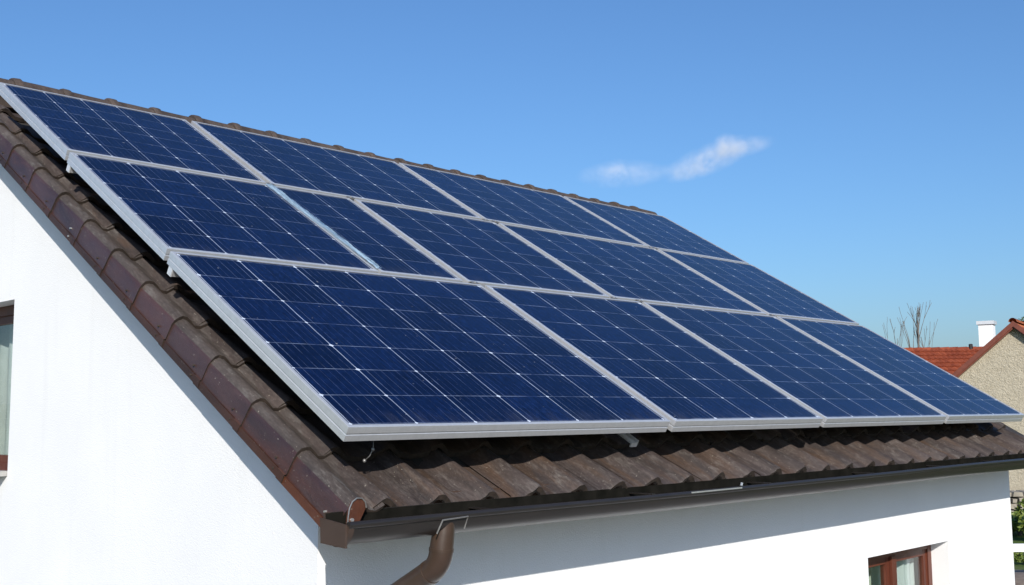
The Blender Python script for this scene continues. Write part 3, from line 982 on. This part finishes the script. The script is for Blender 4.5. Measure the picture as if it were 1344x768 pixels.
# chimney
CD = D+WD+.6
cbm = at(1296.5, 455, CD); ctop = at(1297, 421.5, CD); ctl = at(1285.2, 425, CD); ctr = at(1307.2, 425, CD)
cw_ = (ctr-ctl).length*.40
def CH(a, d, z): return Vector((cbm.x, cbm.y, 0)) + rx*a + ax*d + Vector((0, 0, z))
ch = MB(); ch.box((-cw_, -cw_, cbm.z-1.6), (cw_, cw_, ctop.z-.16), CH)
cho = part(ch, 'chimney', simple('white_chimney_render', (0.74, 0.74, 0.73), (0.80, 0.80, 0.79), 6, 0.9), wg_)
cc = MB(); cc.box((-cw_*1.22, -cw_*1.22, ctop.z-.16), (cw_*1.22, cw_*1.22, ctop.z), CH)
part(cc, 'chimney_cap', M['alu_white'], cho)
vp = at(1274, 452, D+WD)
vt = MB(); vt.tube([vp-Vector((0, 0, .5)), vp, vp+Vector((0, 0, .02))], [.09, .09, .05], 10)
part(vt, 'vent_pipe', M['gutter'], wg_)

# ---- bare trees
M['bark'] = simple('grey_bark', (0.10, 0.085, 0.075), (0.16, 0.14, 0.12), 8, 0.9, 0, 0.3, 20)
def bare_tree(base, height, lean, label, seed, spread=.36, r0=.16, dens=4, cat='tree', group=None):
    rnd = random.Random(seed)
    root = empty('bare_tree', base); tag(root, label, cat, group)
    tr, tw = MB(), MB()
    def limb(mb, p, d, L, r, lvl):
        n = 7; pts, rad = [Vector(p)], [r]
        dd = Vector(d).normalized()
        for i in range(n):
            dd = (dd + Vector((rnd.gauss(0, .035 if lvl == 0 else .07), rnd.gauss(0, .035 if lvl == 0 else .07), rnd.gauss(.06, .05)))).normalized()
            pts.append(pts[-1] + dd*L/n); rad.append(max(.010, r*(1-.86*(i+1)/n)))
        mb.tube(pts, rad, 7 if lvl == 0 else 5)
        if lvl >= 2: return
        k = dens*2+2 if lvl == 0 else dens
        for j in range(k):
            f = rnd.uniform(.55 if lvl == 0 else .25, .97)
            i = min(n-1, int(f*n)); pp = pts[i].lerp(pts[i+1], f*n-i)
            a = rnd.uniform(0, 2*pi)
            t = (pts[i+1]-pts[i]).normalized(); o1 = t.orthogonal().normalized(); o2 = t.cross(o1)
            nd = t*rnd.uniform(.8, 1.1) + (o1*cos(a)+o2*sin(a))*rnd.uniform(spread, spread*2) + Vector((0, 0, .35))
            limb(tw, pp, nd, L*((1.0-f)*rnd.uniform(.7, 1.25)+.10), max(.013, rad[i]*.5), lvl+1)
    limb(tr, (0, 0, 0), lean, height*.93, r0, 0)
    tr.build('trunk', M['bark'], root, smooth=True)
    tw.build('branches', M['bark'], root)
    return root
def tree_at(px, top, dist, **kw):
    p = at(px, top, dist); return (p.x, p.y, 0), p.z
b_, h_ = tree_at(1203, 407, 62); bare_tree(b_, h_, (.0, .0, 1), 'tallest bare leafless tree rising behind the red roof', 3, .17, .20, 3, group='bare trees behind the red roof')
b_, h_ = tree_at(1219, 434, 64); bare_tree(b_, h_, (0.02, 0, 1), 'shorter bare tree just right of the tallest one behind the red roof', 11, .16, .09, 2, group='bare trees behind the red roof')
b_, h_ = tree_at(1171, 432, 70); bare_tree(b_, h_, (-.05, .04, 1), 'thin bare treetop peeping over the edge of the panels', 23, .16, .10, 2, group='bare trees behind the red roof')

# ---- leafy plants
M['leaf_bush'] = m_leaf('bush_leaf', (0.075, 0.125, 0.018), (0.20, 0.24, 0.045))
M['leaf_dark'] = m_leaf('dark_leaf', (0.025, 0.055, 0.018), (0.06, 0.10, 0.03))
def leaves(mb, c, r, n, size, rnd, squash=.8):
    for i in range(n):
        while True:
            p = Vector((rnd.uniform(-1, 1), rnd.uniform(-1, 1), rnd.uniform(-1, 1)))
            if .25 < p.length < 1: break
        p = Vector(c) + Vector((p.x*r, p.y*r, p.z*r*squash))
        if p.z < .02: p.z = abs(p.z)+.03
        a = Vector((rnd.gauss(0, 1), rnd.gauss(0, 1), rnd.gauss(0, .6))).normalized()
        b2 = a.cross(Vector((rnd.gauss(0, 1), rnd.gauss(0, 1), rnd.gauss(0, 1)))).normalized()
        s = size*rnd.uniform(.6, 1.4); mb.rnd = rnd.random()
        mb.face([p-a*s, p+b2*s*.5, p+a*s, p-b2*s*.5])
def bush(px, dist, r, n, label, seed, mat='leaf_bush', size=.07, group='garden bushes beside the house'):
    rnd = random.Random(seed)
    p = at(px, 600, dist)
    root = empty('bush', (p.x, p.y, 0)); tag(root, label, 'bush', group)
    mb = MB()
    for k in range(7):
        leaves(mb, (rnd.gauss(0, r*.45), rnd.gauss(0, r*.45), r*rnd.uniform(.45, .95)), r*rnd.uniform(.35, .6), n//7, size, rnd)
    mb.build('foliage', M[mat], root, fix=False)
    st = MB()
    for k in range(5):
        a = rnd.uniform(0, 2*pi); st.tube([(0, 0, 0), (cos(a)*r*.25, sin(a)*r*.25, r*.5), (cos(a)*r*.5, sin(a)*r*.5, r*1.0)], [.03, .02, .008], 6)
    st.build('stem', M['bark'], root)
bush(1333, 29.5, .46, 1500, 'bright green low bush below the stone bank, nearest the white wall corner', 1)
bush(1345, 30.5, .50, 1500, 'bright green low bush right of the one nearest the white wall corner', 2)
bush(1341, 17.6, .42, 1500, 'low green bush in front of the white rail', 4, size=.04)
bush(1337, 24.0, .26, 700, 'small green plant in the bed just behind the white rail', 6, size=.04)
bush(1385, 28.0, .8, 1800, 'larger green bush standing farthest right behind the white rail', 5)
# tree top at the right edge above the beige gable
rnd = random.Random(9)
p = at(1360, 410, 58)
gt_ = empty('leafy_tree', (p.x, p.y, 0)); tag(gt_, 'green treetop showing above the beige gable at the right edge', 'tree')
tk = MB(); tk.tube([(0, 0, 0), (.1, 0, p.z*.5), (0, .1, p.z)], [.2, .14, .04], 8); tk.build('trunk', M['bark'], gt_)
cr = MB()
for k in range(14): leaves(cr, (rnd.gauss(0, .55), rnd.gauss(0, .55), p.z*rnd.uniform(.72, 1.02)), rnd.uniform(.25, .5), 150, .08, rnd)
cr.build('crown', M['leaf_dark'], gt_, fix=False)

# ---- stone bank in front of the beige house
rnd = random.Random(5)
M['stone'] = simple('field_stone', (0.20, 0.175, 0.14), (0.32, 0.28, 0.22), 5, 0.9, 0, 0.4, 18)
sb_c = at(1345, 655, 35.0); sbe = empty('stone_wall', (sb_c.x, sb_c.y, 0)); tag(sbe, 'low dry stone garden wall below the beige house', 'wall')
sm = MB()
for lay in range(4):
    a = -5.0 + rnd.uniform(0, .3)
    while a < 6:
        w_ = rnd.uniform(.18, .42); h_ = .19
        n = 9
        def sp(t, d, z): return tuple(Rh*t + Fh*d + Vector((0, 0, z)))
        j = lambda: rnd.uniform(-.045, .045)
        A = [(a+j(), j()*2, lay*h_+j()*.3), (a+w_-.03+j(), j()*2, lay*h_+j()*.3), (a+w_-.03+j(), j()*2, lay*h_+h_-.03+j()), (a+j(), j()*2, lay*h_+h_-.03+j())]
        c_ = ((a+a+w_)/2, -.13, lay*h_+h_/2)
        F_ = [tuple(c_[i]+(p_[i]-c_[i])*(.78 if i != 1 else 0) + (0 if i != 1 else -.13) for i in range(3)) for p_ in A]
        B_ = [(p_[0], .4, p_[2]) for p_ in A]
        sm.sweep([[sp(*p_) for p_ in F_], [sp(*p_) for p_ in A], [sp(*p_) for p_ in B_]])
        a += w_
sm.build('stonework', M['stone'], sbe, fix=False)

# ---- planting bed
bc = at(1340, 745, 21.5)
bedm = MB(); rnd = random.Random(8); n = 26
rim = [(1.15*(1+.1*rnd.uniform(-1, 1))*cos(2*pi*i/n)*2.6, 1.15*(1+.1*rnd.uniform(-1, 1))*sin(2*pi*i/n)) for i in range(n)]
for i in range(n):
    a, b2 = rim[i], rim[(i+1) % n]
    P0 = Vector((bc.x, bc.y, 0))
    def gp(p, k, z): return P0 + Rh*p[0]*k + Fh*p[1]*k + Vector((0, 0, z))
    bedm.face([gp(a, 1, .002), gp(b2, 1, .002), gp(b2, .8, .09), gp(a, .8, .09)])
    bedm.face([gp(a, .8, .09), gp(b2, .8, .09), gp((0, 0), 1, .13)])
tag(bedm.build('soil_bed', simple('brown_soil', (0.13, 0.095, 0.07), (0.22, 0.17, 0.13), 7, 0.95, 0, 0.8, 25), smooth=True), kind='structure')

# ---- white rail fence
M['white_paint'] = simple('white_paint', (0.74, 0.74, 0.72), (0.80, 0.80, 0.79), 8, 0.6)
fc = at(1338, 719, 21.0)
fe = empty('rail_fence', (fc.x, fc.y, 0)); tag(fe, 'white wooden rail fence in the garden beside the white house', 'fence')
fz = fc.z
def FP(a, d, z): return tuple(Rh*a + Fh*d + Vector((0, 0, z)))
rl = MB(); rl.box((-3, -.02, fz-.075), (6, .02, fz+.075), FP); rl.build('rail', M['white_paint'], fe)
for a in (-2.4, .9, 3.2, 5.4):
    po = MB(); po.box((a-.05, .022, 0), (a+.05, .12, fz+.12), FP); po.build('post', M['white_paint'], fe)

# ================================================================== cloud
def m_cloud():
    t = NT('cloud_vapour')
    t.n.remove(t.b)
    c = t.coord()
    out = t.n['Material Output']
    vol = t.node('ShaderNodeVolumePrincipled')
    vol.inputs['Color'].default_value = (0.97, 0.97, 0.98, 1)
    vol.inputs['Anisotropy'].default_value = -0.42
    # two ragged puffs in local metres (x along, z up, y depth)
    wn_ = t.noise(c, 0.022, 5, 0.65, 0.3)
    fine = t.noise(c, 0.06, 4, 0.7)
    dens = None
    for (cx, cz, sx, sz, a, amt) in ((-76, -16, 64, 20, .05, .60), (-84, -10, 18, 15, .0, .5), (40, 4, 72, 22, .38, .85), (18, -10, 34, 15, .25, .7), (90, 19, 40, 13, .25, .6), (60, 20, 19, 19, 0, .9), (-22, -12, 26, 9, .2, .16)):
        m = t.node('ShaderNodeMapping', vector_type='TEXTURE')
        m.inputs['Location'].default_value = (cx, 0, cz); m.inputs['Rotation'].default_value = (0, -a, 0); m.inputs['Scale'].default_value = (sx, 26, sz)
        t.link(c, m.inputs['Vector'])
        ln = t.node('ShaderNodeVectorMath', operation='LENGTH'); t.link(m.outputs[0], ln.inputs[0])
        d = t.math('MULTIPLY', t.math('MAXIMUM', t.math('SUBTRACT', 1.0, ln.outputs['Value']), 0.0), amt)
        dens = d if dens is None else t.math('ADD', dens, d)
    n = t.math('MULTIPLY_ADD', wn_, 1.6, -0.48)
    n = t.math('ADD', n, t.math('MULTIPLY_ADD', fine, 2.2, -1.1))
    e = t.math('MAXIMUM', t.math('MULTIPLY', dens, t.math('MAXIMUM', n, 0.0)), 0.0)
    t.link(t.math('MULTIPLY', e, 0.044), vol.inputs['Density'])
    t.link(vol.outputs[0], out.inputs['Volume'])
    return t.m
CDIST = 1444.0
cc0 = at(893, 212, CDIST)
cl = MB(); cl.box((-150, -30, -45), (150, 30, 45))
clo = cl.build('cloud', m_cloud())
clo.location = cc0
clo.rotation_euler = (0, 0, -YAW)
tag(clo, 'small wispy white cloud alone in the blue sky', 'cloud')
clo.visible_shadow = True
